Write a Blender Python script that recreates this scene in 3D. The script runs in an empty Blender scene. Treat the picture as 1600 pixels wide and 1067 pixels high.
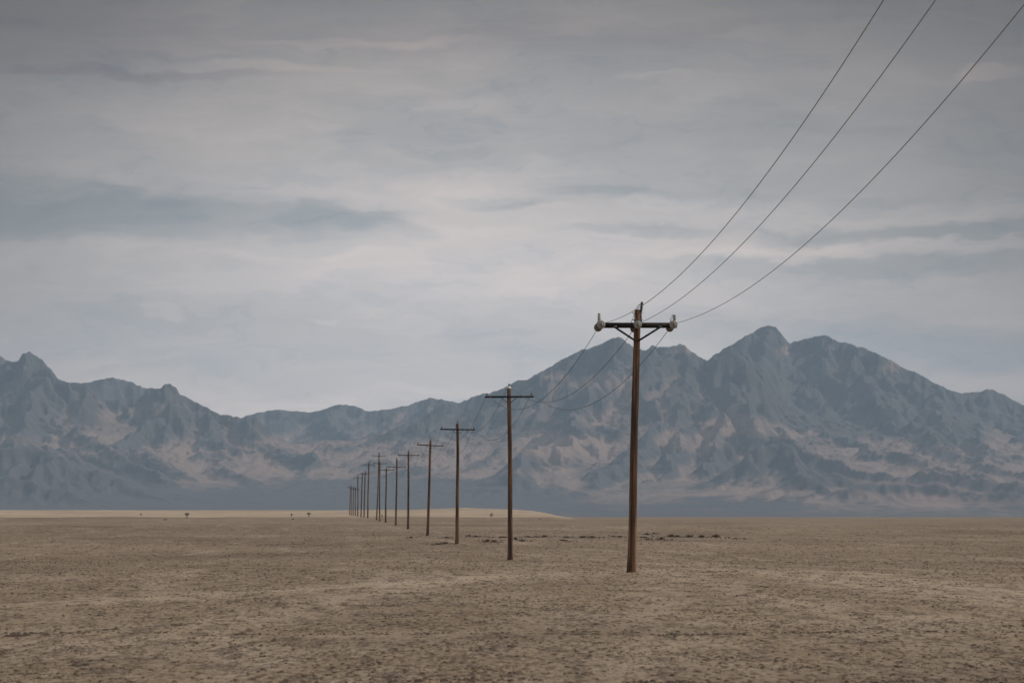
import bpy, bmesh, math, random
import numpy as np
from mathutils import Vector, Matrix

R = math.radians
random.seed(7)
rng = np.random.default_rng(11)
scene = bpy.context.scene
COL = scene.collection

# ------------------------------------------------------------------ camera
EYE = 2.4
FPX = 5781.0          # focal length in pixels of a 1600 px wide frame
PITCH = math.atan(272.5 / FPX)
cam_d = bpy.data.cameras.new('camera')
cam = bpy.data.objects.new('camera', cam_d)
COL.objects.link(cam)
cam.location = (0, 0, EYE)
cam.rotation_euler = (R(90) + PITCH, 0, 0)
cam_d.sensor_width = 36
cam_d.lens = 36 * FPX / 1600
cam_d.clip_start = 0.5
cam_d.clip_end = 60000
cam_d.dof.use_dof = True
cam_d.dof.focus_distance = 170
cam_d.dof.aperture_fstop = 5.0
scene.camera = cam

# ------------------------------------------------------------------ light
SUN_EL, SUN_AZ = R(36), R(82)      # azimuth from the view direction towards the right
sun_d = bpy.data.lights.new('sun', 'SUN')
sun_d.energy = 3.0
sun_d.angle = R(6)
sun_d.color = (1.0, 0.93, 0.84)
sun = bpy.data.objects.new('sun', sun_d)
COL.objects.link(sun)
sdir = Vector((math.sin(SUN_AZ) * math.cos(SUN_EL), math.cos(SUN_AZ) * math.cos(SUN_EL), math.sin(SUN_EL)))
sun.rotation_euler = (-sdir).to_track_quat('-Z', 'Y').to_euler()

scene.view_settings.view_transform = 'Standard'
scene.view_settings.look = 'None'
scene.view_settings.exposure = 0.0
scene.view_settings.gamma = 1.0
scene.render.engine = 'CYCLES'
scene.cycles.use_denoising = True
scene.cycles.volume_bounces = 1
scene.cycles.max_bounces = 6
scene.cycles.volume_step_rate = 4.0


class NT:
    """small node helper"""
    def __init__(self, tree):
        self.t = tree
        self.n = tree.nodes
        self.l = tree.links

    def node(self, kind, **kw):
        nd = self.n.new(kind)
        for k, v in kw.items():
            setattr(nd, k, v)
        return nd

    def put(self, sock, v):
        if isinstance(v, bpy.types.NodeSocket):
            self.l.new(v, sock)
        elif v is not None:
            sock.default_value = v

    def math(self, op, a, b=None, c=None, clamp=False):
        nd = self.node('ShaderNodeMath', operation=op, use_clamp=clamp)
        self.put(nd.inputs[0], a)
        if b is not None:
            self.put(nd.inputs[1], b)
        if c is not None:
            self.put(nd.inputs[2], c)
        return nd.outputs[0]

    def xyz(self, x, y, z=0.0):
        nd = self.node('ShaderNodeCombineXYZ')
        self.put(nd.inputs[0], x); self.put(nd.inputs[1], y); self.put(nd.inputs[2], z)
        return nd.outputs[0]

    def sep(self, v):
        nd = self.node('ShaderNodeSeparateXYZ')
        self.put(nd.inputs[0], v)
        return nd.outputs

    def noise(self, vec, scale=1.0, detail=4.0, rough=0.55, dist=0.0, color=False):
        nd = self.node('ShaderNodeTexNoise')
        self.put(nd.inputs['Vector'], vec)
        nd.inputs['Scale'].default_value = scale
        nd.inputs['Detail'].default_value = detail
        nd.inputs['Roughness'].default_value = rough
        nd.inputs['Distortion'].default_value = dist
        return nd.outputs['Color' if color else 'Fac']

    def mapr(self, v, a, b, c=0.0, d=1.0, smooth=True):
        nd = self.node('ShaderNodeMapRange')
        nd.interpolation_type = 'SMOOTHSTEP' if smooth else 'LINEAR'
        self.put(nd.inputs[0], v)
        for i, q in enumerate((a, b, c, d)):
            nd.inputs[1 + i].default_value = q
        return nd.outputs[0]

    def mix(self, f, a, b, mode='MIX'):
        nd = self.node('ShaderNodeMix', data_type='RGBA', blend_type=mode)
        self.put(nd.inputs[0], f)
        for s, v in ((nd.inputs[6], a), (nd.inputs[7], b)):
            if isinstance(v, tuple) and len(v) == 3:
                v = (*v, 1)
            self.put(s, v)
        return nd.outputs[2]

    def scale(self, v, s):
        nd = self.node('ShaderNodeVectorMath', operation='MULTIPLY')
        self.put(nd.inputs[0], v)
        nd.inputs[1].default_value = s
        return nd.outputs[0]


# ------------------------------------------------------------------ sky
world = bpy.data.worlds.new('World')
scene.world = world
world.use_nodes = True
w = NT(world.node_tree)
w.n.clear()
out = w.node('ShaderNodeOutputWorld')
sky = w.node('ShaderNodeTexSky', sky_type='NISHITA')
sky.sun_disc = False
sky.sun_elevation = SUN_EL
sky.sun_rotation = SUN_AZ
sky.dust_density = 3.0
bg_s = w.node('ShaderNodeBackground')
bg_s.inputs[1].default_value = 0.08
w.l.new(sky.outputs[0], bg_s.inputs[0])
tc = w.node('ShaderNodeTexCoord')
dx, dy, dz = w.sep(tc.outputs['Generated'])[:3]
az = w.math('ARCTAN2', dx, dy)
el = w.math('ARCSINE', dz)
U0 = w.math('MULTIPLY', az, FPX / 100)
V0 = w.math('MULTIPLY', el, FPX / 100)
base_v = w.xyz(U0, V0)
warp = w.noise(w.scale(base_v, (0.55, 1.5, 1)), 1.0, 6, 0.6, color=True)
wx, wy, _ = w.sep(warp)[:3]
U = w.math('MULTIPLY_ADD', w.math('SUBTRACT', wx, 0.5), 2.6, U0)
V = w.math('MULTIPLY_ADD', w.math('SUBTRACT', wy, 0.5), 0.85, V0)
# fine wisps and billows, stretched along the horizon
n_big = w.noise(w.scale(base_v, (0.10, 0.42, 1)), 1.0, 4, 0.5, 0.6)
n_mid = w.noise(w.scale(w.xyz(U, V), (0.28, 1.15, 1)), 1.0, 7, 0.55, 0.4)
n_fine = w.noise(w.scale(w.xyz(U, V), (0.8, 6.5, 1)), 1.0, 8, 0.62, 0.5)
n_puff = w.noise(w.scale(w.xyz(U, V), (1.3, 3.4, 1)), 1.0, 8, 0.6, 0.8)


def blob(x, y, rx, ry, lo=0.05, hi=1.9):
    """soft-edged cloud, centred on a direction of the sky"""
    a = w.math('MULTIPLY', w.math('SUBTRACT', U, (x - 800) / 100), 100 / rx)
    b = w.math('MULTIPLY', w.math('SUBTRACT', V, (806 - y) / 100), 100 / ry)
    d = w.math('ADD', w.math('MULTIPLY', a, a), w.math('MULTIPLY', b, b))
    return w.mapr(d, lo, hi, 1, 0)


# overall cloud deck: thin and bright low down ahead, duller to the sides and higher up, partly a lens vignette painted into the sky colour,
# and bright again overhead, where most of the daylight comes through
ux = w.math('MULTIPLY', w.math('ADD', U0, 0.4), 0.088)
vx_ = w.math('MULTIPLY', w.math('SUBTRACT', V0, 3.0), 0.185)
q = w.math('ADD', w.math('MULTIPLY', ux, ux), w.math('MULTIPLY', vx_, vx_))
thin = w.math('EXPONENT', w.math('MULTIPLY', q, -1.25))
col = w.mix(thin, (0.020, 0.012, 0.010), (0.68, 0.635, 0.622))
low = w.mapr(V0, 3.6, -0.2)
col = w.mix(w.math('MULTIPLY', low, w.math('MULTIPLY', thin, 0.8)), col, (0.98, 0.86, 0.82))
over = w.math('MAXIMUM', w.mapr(V0, 9.5, 26), w.mapr(w.math('ABSOLUTE', U0), 13, 30))
col = w.mix(over, col, (0.58, 0.57, 0.57))
col = w.mix(w.math('MULTIPLY', w.mapr(n_big, 0.35, 0.62), 0.24), col, w.mix(1.0, col, (0.70, 0.77, 0.85), 'MULTIPLY'))
col = w.mix(w.math('MULTIPLY', w.mapr(n_mid, 0.42, 0.64), 0.26), col, w.mix(1.0, col, (0.68, 0.78, 0.85), 'MULTIPLY'))
col = w.mix(w.math('MULTIPLY', w.mapr(n_mid, 0.50, 0.30), 0.22), col, w.mix(1.0, col, (1.45, 1.36, 1.32), 'MULTIPLY'))
darks = [  # x, y, rx, ry, strength
    (60, 332, 260, 46, .75), (250, 345, 300, 32, .6), (530, 345, 90, 18, .6), (190, 303, 46, 12, .4), (290, 314, 36, 12, .4), (20, 300, 120, 40, .35),
    (660, 362, 60, 11, .35), (780, 318, 85, 13, .55), (890, 306, 120, 20, .38), (760, 235, 220, 50, .30),
    (1020, 362, 130, 9, .55), (940, 300, 70, 8, .35), (690, 240, 60, 8, .3), (800, 322, 50, 6, .4), (1250, 358, 60, 6, .35), (1480, 372, 260, 12, .7), (1330, 415, 330, 19, .5), (1330, 250, 420, 95, .42),
    (1420, 540, 260, 50, .42), (1090, 500, 90, 22, .25), (180, 122, 200, 9, .4), (40, 62, 320, 60, .35),
    (800, 55, 400, 30, .2), (300, 500, 260, 14, .25), (560, 560, 380, 50, .18)]
for x, y, rx, ry, s in darks:
    col = w.mix(w.math('MULTIPLY', blob(x, y, rx, ry), s * (0.62 if y > 180 else 1.0)), col, w.mix(1.0, col, (0.42, 0.55, 0.62) if y > 180 else (0.60, 0.55, 0.60), 'MULTIPLY'))
lights = [(560, 64, 170, 8, .42), (230, 80, 120, 14, .3), (420, 108, 180, 8, .3), (900, 20, 80, 30, .22), (640, 300, 260, 34, .28),
          (800, 420, 420, 60, .35), (1555, 122, 60, 10, .5), (1180, 60, 60, 8, .25), (1350, 338, 330, 18, .35), (1400, 393, 330, 9, .4),
          (1010, 320, 60, 12, .4), (255, 492, 26, 6, .4), (490, 498, 26, 5, .3), (730, 165, 80, 9, .25),
          (1560, 505, 100, 12, .25), (1020, 130, 60, 6, .3), (860, 262, 90, 10, .35)]
for x, y, rx, ry, s in lights:
    col = w.mix(w.math('MULTIPLY', blob(x, y, rx, ry), s), col, w.mix(1.0, col, (1.45, 1.36, 1.32) if y > 180 else (1.5, 1.38, 1.32), 'MULTIPLY'))
col = w.mix(w.math('MULTIPLY', w.mapr(n_fine, 0.40, 0.70), 0.20), col, w.mix(1.0, col, (1.35, 1.3, 1.28), 'MULTIPLY'))
col = w.mix(w.math('MULTIPLY', w.math('MULTIPLY', w.mapr(n_puff, 0.50, 0.62), w.mapr(n_mid, 0.42, 0.56)), 0.30), col, w.mix(1.0, col, (0.66, 0.78, 0.86), 'MULTIPLY'))
col = w.mix(1.0, col, (1.04, 1.005, 0.97), 'MULTIPLY')
bg_c = w.node('ShaderNodeBackground')
w.l.new(col, bg_c.inputs[0])
bg_c.inputs[1].default_value = 1.0
mx = w.node('ShaderNodeMixShader')
mx.inputs[0].default_value = 0.93
w.l.new(bg_s.outputs[0], mx.inputs[1])
w.l.new(bg_c.outputs[0], mx.inputs[2])
w.l.new(mx.outputs[0], out.inputs[0])


# ------------------------------------------------------------------ helpers
def px_ray(px, py):
    cx, cy = (px - 800) / FPX, -(py - 533.5) / FPX
    c, s = math.cos(PITCH), math.sin(PITCH)
    return Vector((cx, c - cy * s, s + cy * c))


def P(px, py, Y):
    """the point at depth Y that the photograph shows at px, py"""
    r = px_ray(px, py)
    return Vector((0, 0, EYE)) + r * (Y / r.y)


def tag(o, label=None, cat=None, group=None, kind=None):
    for k, v in (('label', label), ('category', cat), ('group', group), ('kind', kind)):
        if v:
            o[k] = v
    return o


def empty(name, loc, rz=0.0):
    o = bpy.data.objects.new(name, None)
    o.empty_display_size = 0.3
    COL.objects.link(o)
    o.location = loc
    o.rotation_euler = (0, 0, rz)
    return o


def link(name, me, mats, parent=None, loc=(0, 0, 0), smooth=True):
    o = bpy.data.objects.new(name, me)
    COL.objects.link(o)
    for m in (mats if isinstance(mats, (list, tuple)) else [mats]):
        me.materials.append(m)
    if smooth:
        me.shade_smooth()
    o.location = loc
    if parent:
        o.parent = parent
    return o


def mesh_np(name, verts, faces):
    """mesh from arrays; faces is (n,3) or (n,4)"""
    me = bpy.data.meshes.new(name)
    verts = np.asarray(verts, np.float32)
    faces = np.asarray(faces, np.int32)
    n, k = faces.shape
    me.vertices.add(len(verts))
    me.vertices.foreach_set('co', verts.ravel())
    me.loops.add(n * k)
    me.loops.foreach_set('vertex_index', faces.ravel())
    me.polygons.add(n)
    me.polygons.foreach_set('loop_start', np.arange(n, dtype=np.int32) * k)
    me.update(calc_edges=True)
    me.validate()
    return me


def grid_faces(nr, nc, wrap=False):
    i, j = np.meshgrid(np.arange(nr - 1), np.arange(nc if wrap else nc - 1), indexing='ij')
    j2 = (j + 1) % nc
    return np.stack([i * nc + j, i * nc + j2, (i + 1) * nc + j2, (i + 1) * nc + j], -1).reshape(-1, 4)


def tube(pts, radii, sides=8, name='tube', caps=True):
    """skin of rings along a polyline"""
    pts = [Vector(p) for p in pts]
    if not hasattr(radii, '__len__'):
        radii = [radii] * len(pts)
    vs, n = [], len(pts)
    for i, p in enumerate(pts):
        t = (pts[min(i + 1, n - 1)] - pts[max(i - 1, 0)]).normalized()
        ref = Vector((0, 0, 1)) if abs(t.z) < 0.9 else Vector((0, 1, 0))
        u = t.cross(ref).normalized()
        v = t.cross(u)
        for k in range(sides):
            a = 2 * math.pi * k / sides
            vs.append(p + (u * math.cos(a) + v * math.sin(a)) * radii[i])
    fs = []
    for i in range(n - 1):
        for k in range(sides):
            k2 = (k + 1) % sides
            fs.append((i * sides + k, i * sides + k2, (i + 1) * sides + k2, (i + 1) * sides + k))
    if caps:
        fs.append(tuple(range(sides))[::-1])
        fs.append(tuple(range((n - 1) * sides, n * sides)))
    me = bpy.data.meshes.new(name)
    me.from_pydata([tuple(v) for v in vs], [], fs)
    return me


def lathe(profile, sides=16, axis='Z', name='lathe'):
    bm = bmesh.new()
    rings = []
    for r, h in profile:
        ring = []
        for k in range(sides):
            a = 2 * math.pi * k / sides
            c = (r * math.cos(a), r * math.sin(a), h) if axis == 'Z' else (r * math.cos(a), h, r * math.sin(a))
            ring.append(bm.verts.new(c))
        rings.append(ring)
    for a, b in zip(rings, rings[1:]):
        for k in range(sides):
            bm.faces.new((a[k], a[(k + 1) % sides], b[(k + 1) % sides], b[k]))
    bm.faces.new(rings[0][::-1]); bm.faces.new(rings[-1])
    bmesh.ops.recalc_face_normals(bm, faces=bm.faces)
    me = bpy.data.meshes.new(name)
    bm.to_mesh(me); bm.free()
    return me


def bar(boxes, bevel=0.006, name='bar'):
    """oriented beams: (centre, (x axis, y axis, z axis), (sx, sy, sz)) joined in one mesh"""
    bm = bmesh.new()
    for c, ax, s in boxes:
        m = Matrix((ax[0], ax[1], ax[2])).transposed().to_4x4()
        m.translation = Vector(c)
        r = bmesh.ops.create_cube(bm, size=1.0)
        bmesh.ops.scale(bm, vec=s, verts=r['verts'])
        if bevel:
            es = list({e for v in r['verts'] for e in v.link_edges})
            rr = bmesh.ops.bevel(bm, geom=es, offset=bevel, segments=2, affect='EDGES')
            vs = list({v for f in rr['faces'] for v in f.verts} | {v for v in r['verts'] if v.is_valid})
        else:
            vs = r['verts']
        bmesh.ops.transform(bm, matrix=m, verts=vs)
    me = bpy.data.meshes.new(name)
    bm.to_mesh(me); bm.free()
    return me


def material(name):
    m = bpy.data.materials.new(name)
    m.use_nodes = True
    t = NT(m.node_tree)
    bsdf = next(n for n in t.n if n.type == 'BSDF_PRINCIPLED')
    return m, t, bsdf


# ---- numpy gradient noise
_perm = rng.permutation(1024)
_ang = rng.uniform(0, 2 * np.pi, 1024)
_gx, _gy = np.cos(_ang), np.sin(_ang)


def perlin(x, y):
    xi, yi = np.floor(x).astype(np.int64), np.floor(y).astype(np.int64)
    xf, yf = x - xi, y - yi
    u = xf * xf * xf * (xf * (xf * 6 - 15) + 10)
    v = yf * yf * yf * (yf * (yf * 6 - 15) + 10)

    def g(ix, iy, fx, fy):
        h = _perm[(_perm[ix & 1023] + iy) & 1023]
        return _gx[h] * fx + _gy[h] * fy
    a = g(xi, yi, xf, yf); b = g(xi + 1, yi, xf - 1, yf)
    c = g(xi, yi + 1, xf, yf - 1); d = g(xi + 1, yi + 1, xf - 1, yf - 1)
    return (a + (b - a) * u + ((c + (d - c) * u) - (a + (b - a) * u)) * v) * 1.5


def fbm(x, y, octs=5, gain=0.5):
    s, a, n = 0, 1, 0
    for o in range(octs):
        s = s + a * perlin(x * 2 ** o + 17.3 * o, y * 2 ** o - 9.1 * o)
        n += a; a *= gain
    return s / n


def ridged(x, y, octs=5, gain=0.55):
    s, a, n, prev = 0, 1, 0, 1
    for o in range(octs):
        r = (1 - np.abs(perlin(x * 2.03 ** o + 31.7 * o, y * 2.03 ** o + 11.9 * o))) ** 2
        s = s + a * r * prev
        prev = np.clip(r * 1.3, 0, 1); n += a; a *= gain
    return s / n


# ------------------------------------------------------------------ ground
D1 = 141.0
STEP = 0.645
GD = [0, 46, 100, 141, 232, 323, 414, 505, 595, 686, 777, 868, 959, 1050, 1140, 1230, 1320, 1600]
GZ = [.2, .18, .20, .21, -.37, -.06, .18, .57, .79, 1.16, 1.25, 1.42, 1.86, 1.96, 2.04, 2.2, 2.36, 2.68]
CR_X = [-3000, 0, 520, 600, 640, 700, 725, 760, 800, 830, 850, 870, 895, 3000]
CR_Y = [797.2, 797, 797.4, 796.4, 796.6, 794.6, 793.6, 795, 796, 798, 801, 804.5, 808, 808]


def sstep(a, b, x):
    t = np.clip((x - a) / (b - a), 0, 1)
    return t * t * (3 - 2 * t)


def ground_z(x, y):
    """height of the playa"""
    x = np.asarray(x, float); y = np.asarray(y, float)
    d = np.clip(y, 0, None)
    near = np.interp(d, GD, GZ)
    sx = 800 + FPX * x / np.maximum(d, 60)
    crest = (806 - np.interp(sx, CR_X, CR_Y)) / FPX * 3600 + EYE
    rise = near + (crest - near) * sstep(1450, 3600, d) ** 0.8
    left = np.where(d < 1450, near, rise)
    left = left + (1.5 - left) * sstep(3700, 6200, d)
    right = np.where(d < 500, near, near + (1.15 - near) * sstep(500, 900, d))
    wgt = sstep(905, 860, sx) if False else 1 - sstep(855, 905, sx)
    wgt = wgt * 1.0 + (1 - wgt) * 0.0
    z = np.where(d < 500, near, right + (left - right) * wgt)
    z = z + 0.05 * perlin(x / 31.0, y / 43.0) + 0.02 * perlin(x / 7.0, y / 11.0)
    return z


def build_ground():
    # directions dense ahead, coarse behind
    a1 = np.linspace(-0.17, 0.17, 420)
    a2 = np.linspace(0.17, 2 * np.pi - 0.17, 150)[1:-1]
    ang = np.concatenate([a1, a2])
    rad = np.concatenate([[0.5], np.geomspace(4, 30, 12), np.geomspace(31, 5000, 420), np.geomspace(5200, 17200, 30)])
    A, Rr = np.meshgrid(ang, rad)
    X, Y = Rr * np.sin(A), Rr * np.cos(A)
    Z = ground_z(X, Y)
    vs = np.stack([X, Y, Z], -1).reshape(-1, 3)
    fs = grid_faces(len(rad), len(ang), wrap=True)[:, ::-1]
    me = mesh_np('ground', vs, fs)
    # pale salt crust: the low rise across the left, plus thin veils on the flat
    sx = 800 + FPX * X / np.maximum(Y, 60)
    edge = 1090 + 180 * fbm(sx / 120.0, Y / 400, 4)
    salt = sstep(0, 160, Y - edge) * (1 - 0.75 * sstep(0.05, 0.45, fbm(sx / 60, Y / 260 + 4, 4)) * sstep(1900, 3300, Y)) * (1 - 0.35 * sstep(0, .5, fbm(sx / 25, Y / 90, 3))) * (1 - sstep(868, 905, sx)) * (Y > 0)
    at = me.attributes.new('salt', 'FLOAT', 'POINT')
    at.data.foreach_set('value', salt.astype(np.float32).ravel())
    return me


def soil(name, tone=1.0):
    m, t, bsdf = material(name)
    tcn = t.node('ShaderNodeTexCoord')
    obj = tcn.outputs['Object']
    ox, oy, oz = t.sep(obj)[:3]
    n1 = t.noise(t.scale(obj, (0.020, 0.009, 1)), 1, 5, 0.55)          # broad damp and dry areas
    n2 = t.noise(t.scale(obj, (0.35, 0.10, 1)), 1, 6, 0.62, 0.3)       # metre-size patches
    n3 = t.noise(t.scale(obj, (8.0, 1.3, 1)), 1, 7, 0.72)              # clods and crust plates
    n4 = t.noise(t.scale(obj, (1.6, 0.28, 1)), 1, 8, 0.72)
    rot = t.node('ShaderNodeMapping')
    rot.inputs['Rotation'].default_value = (0, 0, R(-4))
    t.l.new(obj, rot.inputs[0])
    n5 = t.noise(t.scale(rot.outputs[0], (0.30, 0.020, 1)), 1, 7, 0.62, 0.5)   # old wheel tracks and wind streaks
    c = t.mix(t.mapr(n1, 0.40, 0.60), (0.166, 0.122, 0.083), (0.242, 0.186, 0.133))
    c = t.mix(t.math('MULTIPLY', t.mapr(n2, 0.42, 0.64), 0.6), c, (0.265, 0.215, 0.172))
    c = t.mix(t.math('MULTIPLY', t.mapr(n5, 0.50, 0.68), 0.60), c, (0.37, 0.305, 0.245))
    c = t.mix(t.math('MULTIPLY', t.mapr(n4, 0.52, 0.40), 0.70), c, (0.085, 0.062, 0.046))
    c = t.mix(t.math('MULTIPLY', t.mapr(n3, 0.50, 0.39), 0.78), c, (0.048, 0.034, 0.025))
    c = t.mix(t.math('MULTIPLY', t.mapr(n3, 0.52, 0.62), 0.55), c, (0.33, 0.28, 0.235))
    # pale crust along old wheel tracks
    for x0_, y0_, x1_, y1_, hw_, st_ in ((7.4, 215, 12.5, 90, 1.1, .55), (9.8, 215, 15.5, 90, .9, .45), (5.0, 190, 7.5, 80, .8, .35), (-12.5, 90, -3.0, 122, 1.6, .5),
                                         (-3.0, 122, 9.0, 168, 1.8, .45), (-6.5, 70, 2.0, 175, 1.2, .35), (-14, 60, 12, 84, 1.4, .28), (2, 50, 5, 130, .7, .3)):
        L_ = math.hypot(x1_ - x0_, y1_ - y0_)
        nx_, ny_ = (y1_ - y0_) / L_, -(x1_ - x0_) / L_
        c0 = -(x0_ * nx_ + y0_ * ny_)
        dist = t.math('ABSOLUTE', t.math('ADD', t.math('ADD', t.math('MULTIPLY', ox, nx_), t.math('MULTIPLY', oy, ny_)), t.math('ADD', t.math('MULTIPLY', t.math('SUBTRACT', n2, 0.5), 3.2), c0)))
        along = t.math('ADD', t.math('MULTIPLY', t.math('SUBTRACT', ox, (x0_ + x1_) / 2), -ny_), t.math('MULTIPLY', t.math('SUBTRACT', oy, (y0_ + y1_) / 2), nx_))
        m_ = t.math('MULTIPLY', t.mapr(dist, hw_ * 2.0, 0.0), t.mapr(t.math('ABSOLUTE', along), L_ * .65, L_ * .35))
        m_ = t.math('MULTIPLY', m_, t.mapr(n4, 0.38, 0.56))
        c = t.mix(t.math('MULTIPLY', m_, min(1, st_ * 1.0)), c, (0.40, 0.33, 0.262))
    # patches of darker clay, tens of metres across, scattered by noise
    n6 = t.noise(t.scale(obj, (0.045, 0.016, 1)), 1, 4, 0.55, 0.4)
    c = t.mix(t.mapr(n6, 0.50, 0.66, 0, 0.40), c, (0.075, 0.052, 0.035))
    att = t.node('ShaderNodeAttribute', attribute_name='salt')
    saltc = t.mix(t.mapr(t.noise(t.scale(obj, (0.02, 0.004, 1)), 1, 5, 0.6), 0.35, 0.65), (0.37, 0.30, 0.232), (0.28, 0.218, 0.162))
    c = t.mix(att.outputs['Fac'], c, saltc)
    c = t.mix(t.mapr(oy, 4300, 5600), c, (0.060, 0.058, 0.052))
    c = t.mix(1.0, c, (tone * .90, tone * .865, tone * .81), 'MULTIPLY')
    t.l.new(c, bsdf.inputs['Base Color'])
    bsdf.inputs['Roughness'].default_value = 0.95
    bsdf.inputs['Specular IOR Level'].default_value = 0.15
    bmp = t.node('ShaderNodeBump')
    bmp.inputs['Strength'].default_value = 0.7
    bmp.inputs['Distance'].default_value = 0.05
    t.l.new(t.math('ADD', n3, n4), bmp.inputs['Height'])
    t.l.new(bmp.outputs[0], bsdf.inputs['Normal'])
    return m


gm = soil('dry playa')
ground = link('ground', build_ground(), gm)
tag(ground, kind='structure')


# ------------------------------------------------------------------ mountains
def px2(px, py, km):
    Y = km * 1000.0
    v = P(px, py, Y)
    return (v.x, v.y, v.z)


SKY = [(-1200, 700), (-900, 640), (-700, 655), (-500, 600), (-350, 640), (-250, 600), (-120, 575), (-60, 545), (0, 557), (20, 566), (28, 565), (34, 553), (39, 552), (45, 548), (50, 553), (55, 556), (65, 563), (80, 578), (90, 592), (105, 598), (125, 599),
       (150, 594), (175, 590), (200, 595), (222, 605), (233, 606), (252, 606), (258, 600), (265, 599), (275, 606), (280, 616), (300, 625),
       (325, 638), (345, 648), (375, 652), (400, 646), (430, 640), (460, 642), (485, 645), (510, 638), (530, 632), (555, 634), (575, 643),
       (590, 642), (610, 638), (635, 634), (655, 627), (672, 622), (690, 625), (705, 628), (722, 628), (745, 618), (775, 611), (795, 602),
       (805, 596), (825, 592), (845, 581), (880, 561), (905, 548), (925, 543), (950, 532), (967, 526), (985, 538), (1000, 545), (1010, 547),
       (1018, 540), (1030, 542), (1045, 541), (1057, 541), (1063, 536), (1072, 541), (1085, 552), (1100, 562), (1105, 564), (1120, 552),
       (1140, 541), (1160, 529), (1175, 519), (1190, 512), (1200, 508), (1212, 511), (1222, 522), (1235, 537), (1250, 531), (1270, 528),
       (1280, 524), (1290, 524), (1310, 533), (1330, 538), (1350, 544), (1370, 552), (1400, 567), (1415, 577), (1430, 580), (1455, 595),
       (1480, 607), (1503, 615), (1525, 612), (1548, 608), (1565, 614), (1580, 623), (1600, 632), (1660, 655), (1750, 640), (1850, 680),
       (2000, 700), (2200, 660), (2400, 700), (2700, 730)]
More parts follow.
